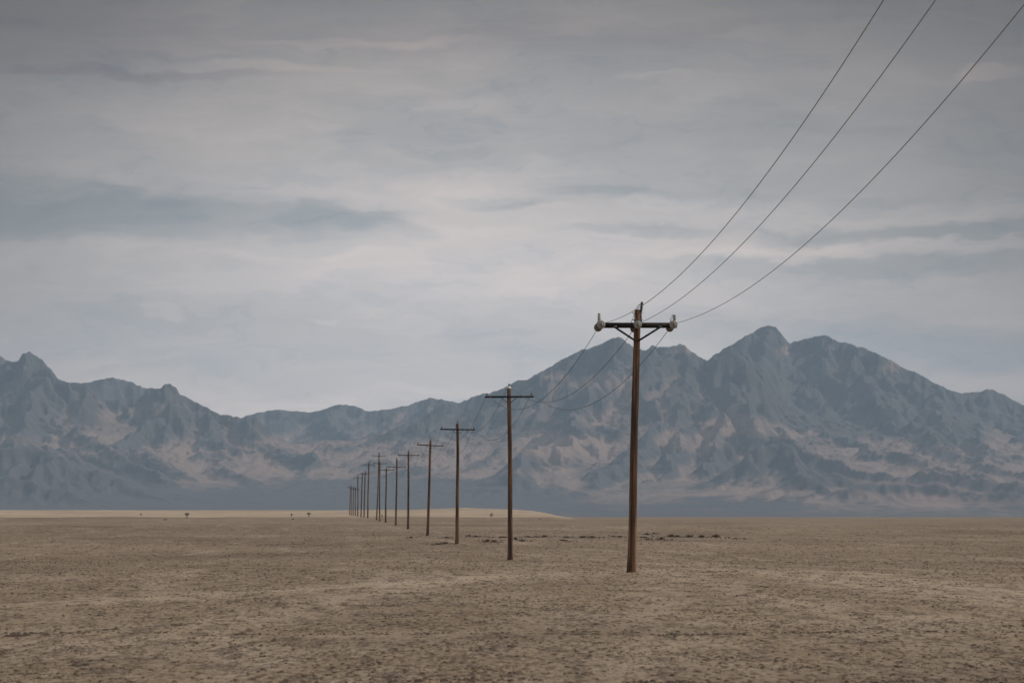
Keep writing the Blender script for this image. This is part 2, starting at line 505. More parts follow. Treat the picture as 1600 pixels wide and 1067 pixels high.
RIDGES = [
    # near range on the left, its front peak and its second summit
    [(-700, 670, 12.8), (-500, 610, 12.8), (-250, 620, 12.8), (-100, 600, 12.6), (0, 583, 12.5), (28, 568, 12.5), (45, 548, 12.5), (65, 563, 12.5), (90, 592, 12.5), (125, 606, 12.5), (155, 622, 12.5),
     (190, 632, 12.4), (215, 618, 12.4), (233, 607, 12.4), (252, 606, 12.4), (265, 599, 12.4), (280, 616, 12.4), (300, 625, 12.4), (345, 648, 12.3), (375, 658, 12.2),
     (410, 672, 12.0), (440, 692, 11.8), (480, 722, 11.5), (520, 750, 11.2)],
    [(-200, 600, 14.8), (-60, 545, 14.8), (0, 557, 14.8), (30, 575, 14.6), (90, 602, 14.5), (150, 594, 14.5), (175, 590, 14.5), (222, 605, 14.5), (290, 640, 14.5), (345, 660, 15)],
    [(45, 548, 12.5), (30, 610, 12.0), (60, 670, 11.5), (20, 700, 11.0)],
    [(90, 592, 12.5), (130, 660, 11.9), (160, 700, 11.4), (230, 750, 10.8)],
    [(265, 599, 12.4), (240, 650, 12.0), (215, 690, 11.6), (260, 745, 11.0)],
    [(300, 625, 12.4), (330, 680, 11.9), (340, 720, 11.4), (380, 760, 10.9)],
    [(160, 625, 12.5), (180, 665, 12.1), (170, 700, 11.7)],
    [(215, 618, 12.4), (200, 655, 12.1)],
    # dark foothill in front of it
    [(-400, 700, 10.6), (-200, 690, 10.5), (-60, 705, 10.5), (0, 697, 10.4), (60, 708, 10.4), (120, 722, 10.35), (160, 734, 10.3), (200, 758, 10.2), (245, 786, 10.05)],
    [(20, 745, 10.0), (60, 755, 9.9), (100, 778, 9.8)],
    # far saddle range in the middle
    [(330, 660, 15.4), (375, 652, 15.5), (400, 646, 15.5), (430, 640, 15.5), (485, 645, 15.5), (510, 638, 15.4), (530, 632, 15.4), (555, 634, 15.4), (575, 643, 15.4), (610, 638, 15.3),
     (635, 634, 15.3), (672, 622, 15.2), (722, 628, 15.0), (745, 618, 14.6), (775, 611, 14.2)],
    [(430, 640, 15.5), (450, 685, 14.6), (500, 720, 13.8), (540, 760, 12.6)],
    [(530, 632, 15.4), (520, 680, 14.4), (560, 722, 13.4), (640, 760, 12.2)],
    [(610, 638, 15.3), (600, 690, 14.3), (640, 730, 13.3)],
    [(672, 622, 15.2), (680, 670, 14.2), (720, 715, 13.2), (730, 750, 12.2)],
    [(480, 735, 12.6), (560, 742, 12.4), (620, 760, 12.0)],
    # the broad near mountain behind the front pole
    [(700, 640, 13.6), (745, 620, 13.4), (795, 602, 13.1), (825, 592, 12.9), (845, 581, 12.8), (880, 561, 12.7), (925, 543, 12.6), (950, 532, 12.5), (967, 526, 12.5), (985, 538, 12.5),
     (1010, 547, 12.5), (1018, 540, 12.5), (1045, 541, 12.5), (1063, 536, 12.5), (1085, 552, 12.4), (1105, 575, 12.3), (1125, 610, 12.1), (1140, 640, 11.9)],
    [(967, 526, 12.5), (945, 590, 12.1), (905, 640, 11.7), (880, 690, 11.2), (810, 735, 10.7)],
    [(880, 561, 12.7), (850, 620, 12.3), (800, 680, 11.8), (740, 725, 11.2)],
    [(1018, 540, 12.5), (1010, 610, 12.0), (1030, 660, 11.6), (985, 705, 11.1), (930, 750, 10.6)],
    [(1063, 536, 12.5), (1075, 610, 12.0), (1060, 665, 11.5), (1040, 715, 11.0), (1010, 748, 10.7)],
    [(795, 602, 13.1), (760, 660, 12.5), (720, 690, 12.0), (650, 740, 11.3)],
    [(1075, 610, 12.0), (1110, 660, 11.6), (1115, 700, 11.2), (1085, 742, 10.7)],
    # pale spur running down to the right
    [(1125, 610, 12.1), (1135, 640, 11.8), (1165, 672, 11.5), (1205, 690, 11.3), (1240, 678, 11.3), (1290, 698, 11.1), (1345, 722, 10.9), (1420, 745, 10.7)],
    [(1085, 752, 10.5), (1120, 735, 10.55), (1160, 712, 10.6), (1200, 700, 10.65), (1240, 704, 10.6), (1270, 735, 10.4), (1330, 752, 10.3)],
    [(1230, 760, 10.2), (1270, 740, 10.2), (1330, 735, 10.3), (1390, 755, 10.2)],
    # the pointed peak and the long shoulder on the right
    [(1040, 600, 13.9), (1090, 578, 14.0), (1105, 564, 14.0), (1120, 552, 14.0), (1160, 529, 14.0), (1190, 512, 14.0), (1200, 508, 14.0), (1212, 511, 14.0), (1222, 522, 14.0),
     (1235, 537, 14.0), (1250, 531, 14.0), (1280, 524, 13.9), (1290, 524, 13.9), (1310, 533, 13.8), (1350, 544, 13.7), (1400, 567, 13.6), (1430, 580, 13.6), (1480, 607, 13.6),
     (1503, 615, 13.7), (1525, 612, 13.8), (1548, 608, 13.8), (1580, 623, 13.8), (1600, 632, 13.8), (1660, 655, 13.8), (1750, 640, 14), (1850, 680, 14), (2000, 700, 14), (2200, 660, 14), (2400, 700, 14)],
    [(1200, 508, 14.0), (1180, 570, 13.5), (1200, 620, 13.0), (1260, 655, 12.4), (1340, 690, 11.8), (1450, 720, 11.2), (1560, 750, 10.6)],
    [(1290, 524, 13.9), (1300, 580, 13.4), (1345, 625, 12.9), (1400, 650, 12.4), (1500, 700, 11.6), (1620, 740, 10.9)],
    [(1400, 567, 13.6), (1420, 620, 13.1), (1480, 655, 12.6), (1560, 690, 11.9)],
    [(1160, 529, 14.0), (1140, 585, 13.5)],
    [(1240, 534, 14.0), (1240, 590, 13.5), (1290, 640, 12.9)],
    [(1350, 544, 13.7), (1360, 590, 13.3)],
    [(1548, 608, 13.8), (1560, 650, 13.2), (1620, 680, 12.6), (1700, 720, 11.6)],
    [(1300, 760, 10.1), (1420, 752, 10.1), (1500, 765, 10.0), (1580, 772, 9.9)],
    [(1450, 735, 10.7), (1520, 742, 10.5), (1600, 748, 10.4), (1700, 740, 10.5)],
]


def build_mountains():
    cell = 13.0
    x0, x1, y0, y1 = -4600, 4600, 8800, 17200
    xs = np.arange(x0, x1 + 1, cell); ys = np.arange(y0, y1 + 1, cell)
    X, Y = np.meshgrid(xs, ys)
    # warp the plan so that spurs wander
    WX = X + 150 * fbm(X / 700, Y / 700, 3) + 35 * fbm(X / 160, Y / 160, 2)
    WY = Y + 150 * fbm(X / 700 + 50, Y / 700, 3) + 35 * fbm(X / 160 + 9, Y / 160, 2)
    base = np.clip((Y - 9300) * 0.034, 0, 150) + np.where(Y < 9300, -2.0, 0)
    H = np.full_like(X, 0.0)
    flat = [(a, b) for rd in RIDGES for a, b in zip(rd, rd[1:])]
    for a, b in flat:
        ax, ay, azz = px2(*a); bx, by, bz = px2(*b)
        azz += 10; bz += 10
        ex, ey = bx - ax, by - ay
        L2 = ex * ex + ey * ey
        m = 2600
        i0 = max(0, int((min(ay, by) - m - y0) / cell)); i1 = min(len(ys), int((max(ay, by) + m - y0) / cell))
        j0 = max(0, int((min(ax, bx) - m - x0) / cell)); j1 = min(len(xs), int((max(ax, bx) + m - x0) / cell))
        if i1 <= i0 or j1 <= j0:
            continue
        wx, wy, bs = WX[i0:i1, j0:j1], WY[i0:i1, j0:j1], base[i0:i1, j0:j1]
        tt = np.clip(((wx - ax) * ex + (wy - ay) * ey) / L2, 0, 1)
        d = np.hypot(wx - ax - tt * ex, wy - ay - tt * ey)
        hc = np.maximum(azz + (bz - azz) * tt - bs, 5)
        Lc = hc / 0.80
        h = hc * np.exp(-d / Lc * 1.0)
        h = h * (1 - sstep(2000, 2600, d))
        H[i0:i1, j0:j1] = np.maximum(H[i0:i1, j0:j1], h)
    amp = H / (H + 170)
    wx = X + 60 * fbm(X / 260, Y / 260, 3); wy = Y + 60 * fbm(X / 260 + 7, Y / 260, 3)
    H = H * (0.88 + 0.34 * (ridged(wx / 760, wy / 760, 5) - 0.45)) + amp * 55 * (ridged(wx / 330 + 4, wy / 330, 4) - 0.5)
    Z = base + np.maximum(H, 0) + amp * 14 * fbm(X / 90, Y / 90, 3)
    # rain: many drops at once carve gullies and lay down fans
    Zs = Z / cell
    ny, nx = Zs.shape
    sed_total = np.zeros_like(Zs)
    flow = np.zeros_like(Zs)
    for batch in range(9):
        n = 52000
        px = rng.uniform(2, nx - 4, n); py = rng.uniform(20, ny - 4, n)
        vx = np.zeros(n); vy = np.zeros(n); water = np.ones(n); sed = np.zeros(n); speed = np.ones(n)
        for st in range(56):
            ix, iy = px.astype(int), py.astype(int)
            fx, fy = px - ix, py - iy
            z00 = Zs[iy, ix]; z10 = Zs[iy, ix + 1]; z01 = Zs[iy + 1, ix]; z11 = Zs[iy + 1, ix + 1]
            gx = (z10 - z00) * (1 - fy) + (z11 - z01) * fy
            gy = (z01 - z00) * (1 - fx) + (z11 - z10) * fx
            zc = z00 * (1 - fx) * (1 - fy) + z10 * fx * (1 - fy) + z01 * (1 - fx) * fy + z11 * fx * fy
            vx = vx * 0.12 - gx * 0.88; vy = vy * 0.12 - gy * 0.88
            ln = np.hypot(vx, vy) + 1e-9
            vx /= ln; vy /= ln
            qx = np.clip(px + vx, 1, nx - 3); qy = np.clip(py + vy, 1, ny - 3)
            jx, jy = qx.astype(int), qy.astype(int)
            hx, hy = qx - jx, qy - jy
            zn = (Zs[jy, jx] * (1 - hx) * (1 - hy) + Zs[jy, jx + 1] * hx * (1 - hy) + Zs[jy + 1, jx] * (1 - hx) * hy + Zs[jy + 1, jx + 1] * hx * hy)
            dh = zn - zc
            cap = np.maximum(-dh, 0.01) * speed * water * 3.2
            up = dh > 0
            dep = np.where(up, np.minimum(dh, sed), np.where(sed > cap, (sed - cap) * 0.25, 0))
            ero = np.where((~up) & (sed < cap), np.minimum((cap - sed) * 0.18, -dh), 0)
            ch = dep - ero
            for dxx, dyy, ww in ((0, 0, (1 - fx) * (1 - fy)), (1, 0, fx * (1 - fy)), (0, 1, (1 - fx) * fy), (1, 1, fx * fy)):
                Zs += np.bincount((iy + dyy) * nx + ix + dxx, weights=ch * ww, minlength=nx * ny).reshape(ny, nx) * 0.75
            sed_total += np.bincount(iy * nx + ix, weights=dep, minlength=nx * ny).reshape(ny, nx)
            if batch >= 4:
                flow += np.bincount(iy * nx + ix, weights=np.where(dh < 0, 1.0, 0.0), minlength=nx * ny).reshape(ny, nx)
            sed += ero - dep
            speed = np.sqrt(np.maximum(speed * speed - dh * 3, 0.02)); speed = np.minimum(speed, 3)
            water *= 0.97
            px, py = qx, qy
        # settle: soften single-cell spikes
        lap = (np.roll(Zs, 1, 0) + np.roll(Zs, -1, 0) + np.roll(Zs, 1, 1) + np.roll(Zs, -1, 1)) / 4 - Zs
        lap[0] = lap[-1] = 0; lap[:, 0] = lap[:, -1] = 0
        Zs += lap * 0.12
    Z = Zs * cell
    flow = np.log1p(flow / 3.0)
    blur = flow.copy()
    for _ in range(14):
        blur[1:-1, 1:-1] = (blur[:-2, 1:-1] + blur[2:, 1:-1] + blur[1:-1, :-2] + blur[1:-1, 2:]) / 4
    rill = np.clip(flow - blur, -1.2, 2.0)
    # finer final surface, fanned out with distance
    s_in = np.linspace(-0.150, 0.150, 1300)
    s_out = np.linspace(0.150, 0.262, 120)[1:]
    S = np.concatenate([-s_out[::-1], s_in, s_out])
    D = np.concatenate([np.linspace(9150, 14400, 620), np.linspace(14412, 16700, 130)])
    SS, DD = np.meshgrid(S, D)
    XX = SS * DD
    gxx = np.clip((XX - x0) / cell, 0, nx - 2.001); gyy = np.clip((DD - y0) / cell, 0, ny - 2.001)
    ii, jj = gyy.astype(int), gxx.astype(int)
    fy, fx = gyy - ii, gxx - jj

    def samp(A):
        return A[ii, jj] * (1 - fx) * (1 - fy) + A[ii, jj + 1] * fx * (1 - fy) + A[ii + 1, jj] * (1 - fx) * fy + A[ii + 1, jj + 1] * fx * fy
    ZZ = samp(Z)
    bb = np.clip((DD - 9300) * 0.034, 0, 150) + np.where(DD < 9300, -2.0, 0)
    rel = np.clip((ZZ - bb) / 120, 0, 1)
    ZZ = ZZ + rel * (17 * (ridged((XX + 30 * fbm(XX / 200, DD / 200, 2)) / 120, DD / 190, 5) - 0.45) - 9.0 * samp(rill) + 4 * fbm(XX / 24, DD / 24, 3))
    # bring every summit to the height its outline has
    angl = (ZZ - EYE) / DD
    top = angl.max(0)
    sxp = 800 + S * FPX
    tgt = (806 - np.interp(sxp, [p[0] for p in SKY], [p[1] for p in SKY])) / FPX
    tgt = tgt + (1.5 * perlin(sxp / 9.0, sxp * 0 + .5) + 0.9 * perlin(sxp / 4.1, sxp * 0 + 7.5)) / FPX
    ratio = tgt / top
    k = np.ones(41) / 41
    rs = np.convolve(np.pad(ratio, 20, mode='edge'), k, 'valid')
    wgt = np.clip(angl / top, 0, 1)
    ZZ = EYE + (ZZ - EYE) * (1 + (rs - 1) * np.clip(wgt * 1.4, 0, 1))
    angl = (ZZ - EYE) / DD
    for _ in range(3):
        top = angl.max(0)
        ratio = tgt / top
        wgt = np.clip(angl / top, 0, 1) ** 5
        ZZ = EYE + (ZZ - EYE) * (1 + (ratio - 1) * wgt)
        angl = (ZZ - EYE) / DD
    ZZ = np.where(DD < 9300, np.minimum(ZZ, -1.0), ZZ)
    ZZ[0] = -8; ZZ[-1] = -8
    ZZ[:, 0] = np.minimum(ZZ[:, 0], 20); ZZ[:, -1] = np.minimum(ZZ[:, -1], 20)
    vs = np.stack([XX, DD, ZZ], -1).reshape(-1, 3)
    me = mesh_np('mountains', vs, grid_faces(*ZZ.shape))
    # rock or scree: gentle, low, sediment-covered ground is pale; more pale and dark patches set by hand
    gy = np.gradient(ZZ, D, axis=0)
    gx = np.gradient(ZZ, axis=1) / np.maximum(np.gradient(XX, axis=1), 1e-3)
    slope = np.hypot(gx, gy)
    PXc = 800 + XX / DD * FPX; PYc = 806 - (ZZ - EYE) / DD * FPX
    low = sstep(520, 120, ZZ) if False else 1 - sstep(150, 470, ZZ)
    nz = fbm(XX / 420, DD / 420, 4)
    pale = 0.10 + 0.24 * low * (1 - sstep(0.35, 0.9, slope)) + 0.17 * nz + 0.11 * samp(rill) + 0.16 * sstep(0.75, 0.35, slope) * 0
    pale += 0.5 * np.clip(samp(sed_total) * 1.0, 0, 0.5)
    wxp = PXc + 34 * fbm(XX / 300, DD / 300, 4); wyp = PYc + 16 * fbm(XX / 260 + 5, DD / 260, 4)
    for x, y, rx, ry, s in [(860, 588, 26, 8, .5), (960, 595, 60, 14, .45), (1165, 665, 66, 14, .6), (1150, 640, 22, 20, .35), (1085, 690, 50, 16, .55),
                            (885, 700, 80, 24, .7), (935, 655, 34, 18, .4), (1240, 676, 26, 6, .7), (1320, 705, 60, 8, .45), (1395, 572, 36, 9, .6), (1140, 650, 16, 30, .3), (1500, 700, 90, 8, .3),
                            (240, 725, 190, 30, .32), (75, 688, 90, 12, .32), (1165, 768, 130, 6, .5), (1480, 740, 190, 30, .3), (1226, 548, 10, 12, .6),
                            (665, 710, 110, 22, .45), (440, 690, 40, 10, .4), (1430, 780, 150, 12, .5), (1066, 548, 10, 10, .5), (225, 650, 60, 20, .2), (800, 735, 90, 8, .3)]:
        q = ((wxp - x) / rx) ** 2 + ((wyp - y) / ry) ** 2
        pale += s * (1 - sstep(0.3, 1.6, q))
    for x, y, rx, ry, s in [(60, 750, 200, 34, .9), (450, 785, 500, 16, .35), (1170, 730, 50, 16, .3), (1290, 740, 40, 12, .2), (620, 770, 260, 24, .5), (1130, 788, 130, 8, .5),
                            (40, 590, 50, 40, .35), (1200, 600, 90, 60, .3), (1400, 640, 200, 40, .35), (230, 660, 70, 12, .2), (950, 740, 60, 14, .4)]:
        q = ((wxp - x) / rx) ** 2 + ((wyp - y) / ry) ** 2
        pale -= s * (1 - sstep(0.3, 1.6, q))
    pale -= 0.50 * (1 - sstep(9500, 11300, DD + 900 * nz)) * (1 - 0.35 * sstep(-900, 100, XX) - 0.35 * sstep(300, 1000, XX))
    at = me.attributes.new('pale', 'FLOAT', 'POINT')
    at.data.foreach_set('value', np.clip(pale, 0, 1).astype(np.float32).ravel())
    return me


mm, t, bsdf = material('desert mountain rock')
geo = t.node('ShaderNodeNewGeometry')
att = t.node('ShaderNodeAttribute', attribute_name='pale')
pos = geo.outputs['Position']
r1 = t.noise(t.scale(pos, (0.010, 0.010, 0.022)), 1, 8, 0.62, 0.4)
r2 = t.noise(t.scale(pos, (0.0025, 0.0025, 0.03)), 1, 6, 0.6, 0.8)      # faint bedding
r3 = t.noise(t.scale(pos, (0.0034, 0.0026, 0.008)), 1, 6, 0.6, 0.6)
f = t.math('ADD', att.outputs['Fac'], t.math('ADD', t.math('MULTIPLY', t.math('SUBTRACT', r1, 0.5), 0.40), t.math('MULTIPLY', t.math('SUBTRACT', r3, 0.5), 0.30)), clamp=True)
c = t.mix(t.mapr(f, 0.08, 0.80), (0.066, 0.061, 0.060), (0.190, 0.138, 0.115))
c = t.mix(t.math('MULTIPLY', t.mapr(r2, 0.5, 0.66), 0.3), c, (0.042, 0.042, 0.042))
t.l.new(c, bsdf.inputs['Base Color'])
bsdf.inputs['Roughness'].default_value = 0.95
bsdf.inputs['Specular IOR Level'].default_value = 0.1
bmp = t.node('ShaderNodeBump')
bmp.inputs['Strength'].default_value = 0.8
bmp.inputs['Distance'].default_value = 14
t.l.new(r1, bmp.inputs['Height'])
t.l.new(bmp.outputs[0], bsdf.inputs['Normal'])
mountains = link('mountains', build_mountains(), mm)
tag(mountains, kind='structure')

# ------------------------------------------------------------------ materials of the pole line
def wood(name, dark, light, red):
    m, t, b = material(name)
    tcn = t.node('ShaderNodeTexCoord')
    info = t.node('ShaderNodeObjectInfo')
    v = t.node('ShaderNodeVectorMath', operation='ADD')
    t.l.new(tcn.outputs['Object'], v.inputs[0])
    t.l.new(t.xyz(t.math('MULTIPLY', info.outputs['Random'], 40), 0, 0), v.inputs[1])
    a = t.noise(t.scale(v.outputs[0], (9, 9, 0.30)), 1, 6, 0.6, 0.2)
    b2 = t.noise(t.scale(v.outputs[0], (3, 3, 0.35)), 1, 4, 0.6)
    b3 = t.noise(t.scale(v.outputs[0], (40, 40, 1.4)), 1, 3, 0.6)
    c = t.mix(t.mapr(b2, 0.35, 0.65), dark, light)
    c = t.mix(t.math('MULTIPLY', t.mapr(a, 0.48, 0.62), 0.85), c, red)
    c = t.mix(t.math('MULTIPLY', t.mapr(a, 0.44, 0.34), 0.75), c, (0.020, 0.013, 0.009))
    c = t.mix(t.math('MULTIPLY', t.mapr(b3, 0.42, 0.32), 0.8), c, (0.012, 0.009, 0.007))
    t.l.new(c, b.inputs['Base Color'])
    b.inputs['Roughness'].default_value = 0.8
    b.inputs['Specular IOR Level'].default_value = 0.25
    bp = t.node('ShaderNodeBump')
    bp.inputs['Strength'].default_value = 0.6
    bp.inputs['Distance'].default_value = 0.012
    t.l.new(t.math('ADD', a, b3), bp.inputs['Height'])
    t.l.new(bp.outputs[0], b.inputs['Normal'])
    return m


def plain(name, col, rough=0.5, metal=0.0, var=0.25, spec=0.5):
    m, t, b = material(name)
    tcn = t.node('ShaderNodeTexCoord')
    n = t.noise(t.scale(tcn.outputs['Object'], (9, 9, 9)), 1, 5, 0.6)
    lo = tuple(x * (1 - var) for x in col); hi = tuple(min(1, x * (1 + var)) for x in col)
    t.l.new(t.mix(t.mapr(n, 0.35, 0.65), lo, hi), b.inputs['Base Color'])
    b.inputs['Roughness'].default_value = rough
    b.inputs['Metallic'].default_value = metal
    b.inputs['Specular IOR Level'].default_value = spec
    return m


M_POLE = wood('weathered creosote pole', (0.036, 0.019, 0.011), (0.096, 0.050, 0.027), (0.190, 0.098, 0.046))
M_ARM = wood('creosote crossarm', (0.009, 0.008, 0.008), (0.018, 0.014, 0.012), (0.026, 0.016, 0.012))
M_ARM_LIGHT = wood('weathered crossarm', (0.040, 0.025, 0.020), (0.085, 0.055, 0.044), (0.11, 0.055, 0.038))
M_STEEL = plain('dark galvanised steel', (0.07, 0.066, 0.062), 0.6, 0.4)
M_CAP = plain('pale pole cap', (0.55, 0.52, 0.46), 0.6)
M_DARKINS = plain('dark brown porcelain', (0.028, 0.022, 0.022), 0.25)
M_GREYINS = plain('grey porcelain', (0.24, 0.225, 0.205), 0.35)
M_GREYEDGE = plain('grey porcelain rib', (0.12, 0.11, 0.10), 0.4)
M_WIRE_FAR = plain('dark conductor wire', (0.06, 0.058, 0.056), 0.7, 0.0)
M_WIRE = plain('weathered conductor wire', (0.17, 0.165, 0.16), 0.7, 0.0)

# ------------------------------------------------------------------ utility poles
def post_insulator(h, r, ribs=3):
    prof = [(0.012, 0.0), (0.018, 0.01)]
    for i in range(ribs):
        z = 0.02 + (h - 0.05) * i / ribs
        dzz = (h - 0.05) / ribs
        prof += [(r * 0.45, z), (r, z + dzz * 0.25), (r * 0.92, z + dzz * 0.42), (r * 0.48, z + dzz * 0.72)]
    prof += [(r * 0.5, h - 0.03), (r * 0.72, h - 0.018), (r * 0.6, h), (0.008, h + 0.004)]
    return lathe(prof, 14, 'Z')


def pin_insulator(r=0.055, h=0.12):
    return lathe([(r * 0.5, 0), (r, 0.012), (r * 0.95, h * 0.35), (r * 0.55, h * 0.45), (r * 0.78, h * 0.6), (r * 0.72, h * 0.78), (r * 0.45, h * 0.84), (r * 0.55, h * 0.93), (0.006, h)], 12, 'Z')


def bell_front(r):
    """one bell of a strain string, its axis along the wire"""
    return lathe([(0.016, -0.075), (0.040, -0.072), (0.046, -0.03), (r * 0.62, -0.02), (r * 0.93, -0.006), (r, 0.012), (r * 0.96, 0.024),
                  (r * 0.78, 0.012), (r * 0.72, 0.026), (r * 0.55, 0.010), (r * 0.48, 0.024), (0.03, 0.012), (0.02, 0.06)], 28, 'Y')


ORD = ['nearest', 'second', 'third', 'fourth', 'fifth', 'sixth', 'seventh', 'eighth', 'ninth', 'tenth', 'eleventh', 'twelfth', 'thirteenth', 'fourteenth', 'fifteenth', 'sixteenth', 'farthest']
# base x, base y, top x, top y, arm y, arm left, arm right, arm tilt (right end lower, px)
POLES = [
    (986, 893, 996.5, 485, 508.3, 932, 1057.5, 0.0),
    (797, 875, 795.5, 605, 620, 757.7, 834, -0.5),
    (714, 850, 715, 661.5, 671, 688, 742.5, 1.0),
    (668, 837, 673, 688, 695.8, 651.5, 694, 2.2),
    (637.5, 827, 638.4, 705, 711.2, 621.6, 656, 0.2),
    (618.2, 821.8, 620.2, 717, 729.7, 605.5, 634.5, 1.0),
    (602.6, 817, 603.6, 731, 733.9, 592.5, 616.5, 0.0),
    (593.3, 814.5, 593.2, 720.5, 724, 583, 605, 0.6),
    (588.5, 812.8, 592.5, 706.5, 712.3, 582, 603, 0.3),
    (574.5, 809, 576.5, 723, 726.4, 568, 586, 1.2),
    (568.8, 808, 570.8, 736, 739.6, 562.6, 579, 0.6),
    (564, 808, 566.5, 739, 741, 559.5, 573.5, -0.6),
    (559, 806.8, 559.2, 742, 746.7, 552.2, 566, -0.6),
    (555.2, 805.8, 555.6, 761, 764.5, 549.5, 561.5, 0.2),
    (551.8, 805.4, 552.3, 760, 763.5, 546.5, 558, -0.4),
    (548.6, 805.2, 549.0, 759, 762, 543.5, 554.5, 0.3),
    (546, 805.0, 547.7, 757.5, 760.8, 542.5, 553, 0.2),
]
EXTRA = ['brown wooden utility pole carrying three grey disc insulators, nearest and tallest of the row',
         'brown utility pole with pale cap and dark crossarm, second in the row',
         'thin brown utility pole with level crossarm, third in the row from the front',
         'weathered brown utility pole leaning right with slightly tilted crossarm, fourth in the row',
         'upright brown utility pole with two pin insulators, fifth in the row from the front',
         'utility pole whose reddish crossarm sits well below its top, sixth in the row',
         'short dark utility pole with crossarm right at its top, seventh in the row',
         'utility pole crossed just behind a taller leaning one, eighth in the row',
         'tall leaning utility pole whose arm stands above its neighbours, ninth in the row',
         'slim distant utility pole with faint reddish crossarm, tenth in the row',
         'distant utility pole leaning slightly right, eleventh in the row, left of the tenth',
         'distant utility pole close beside the eleventh on its left side, twelfth in the row',
         'distant dark utility pole standing just right of the far cluster, thirteenth in the row',
         'rightmost and nearest pole of the tiny far cluster at the end of the row',
         'second pole from the right in the tiny far cluster',
         'second pole from the left in the tiny far cluster',
         'leftmost and farthest pole of the tiny far cluster ending the row']
ATT = []       # wire attachment points of each pole: left, centre, right
ARM_ME, PIN_ME = {}, pin_insulator()
STEM_ME = tube([(0, 0, -0.02), (0, 0, 0.10)], 0.012, 6, 'pin')


def sub(me):
    return me.copy()


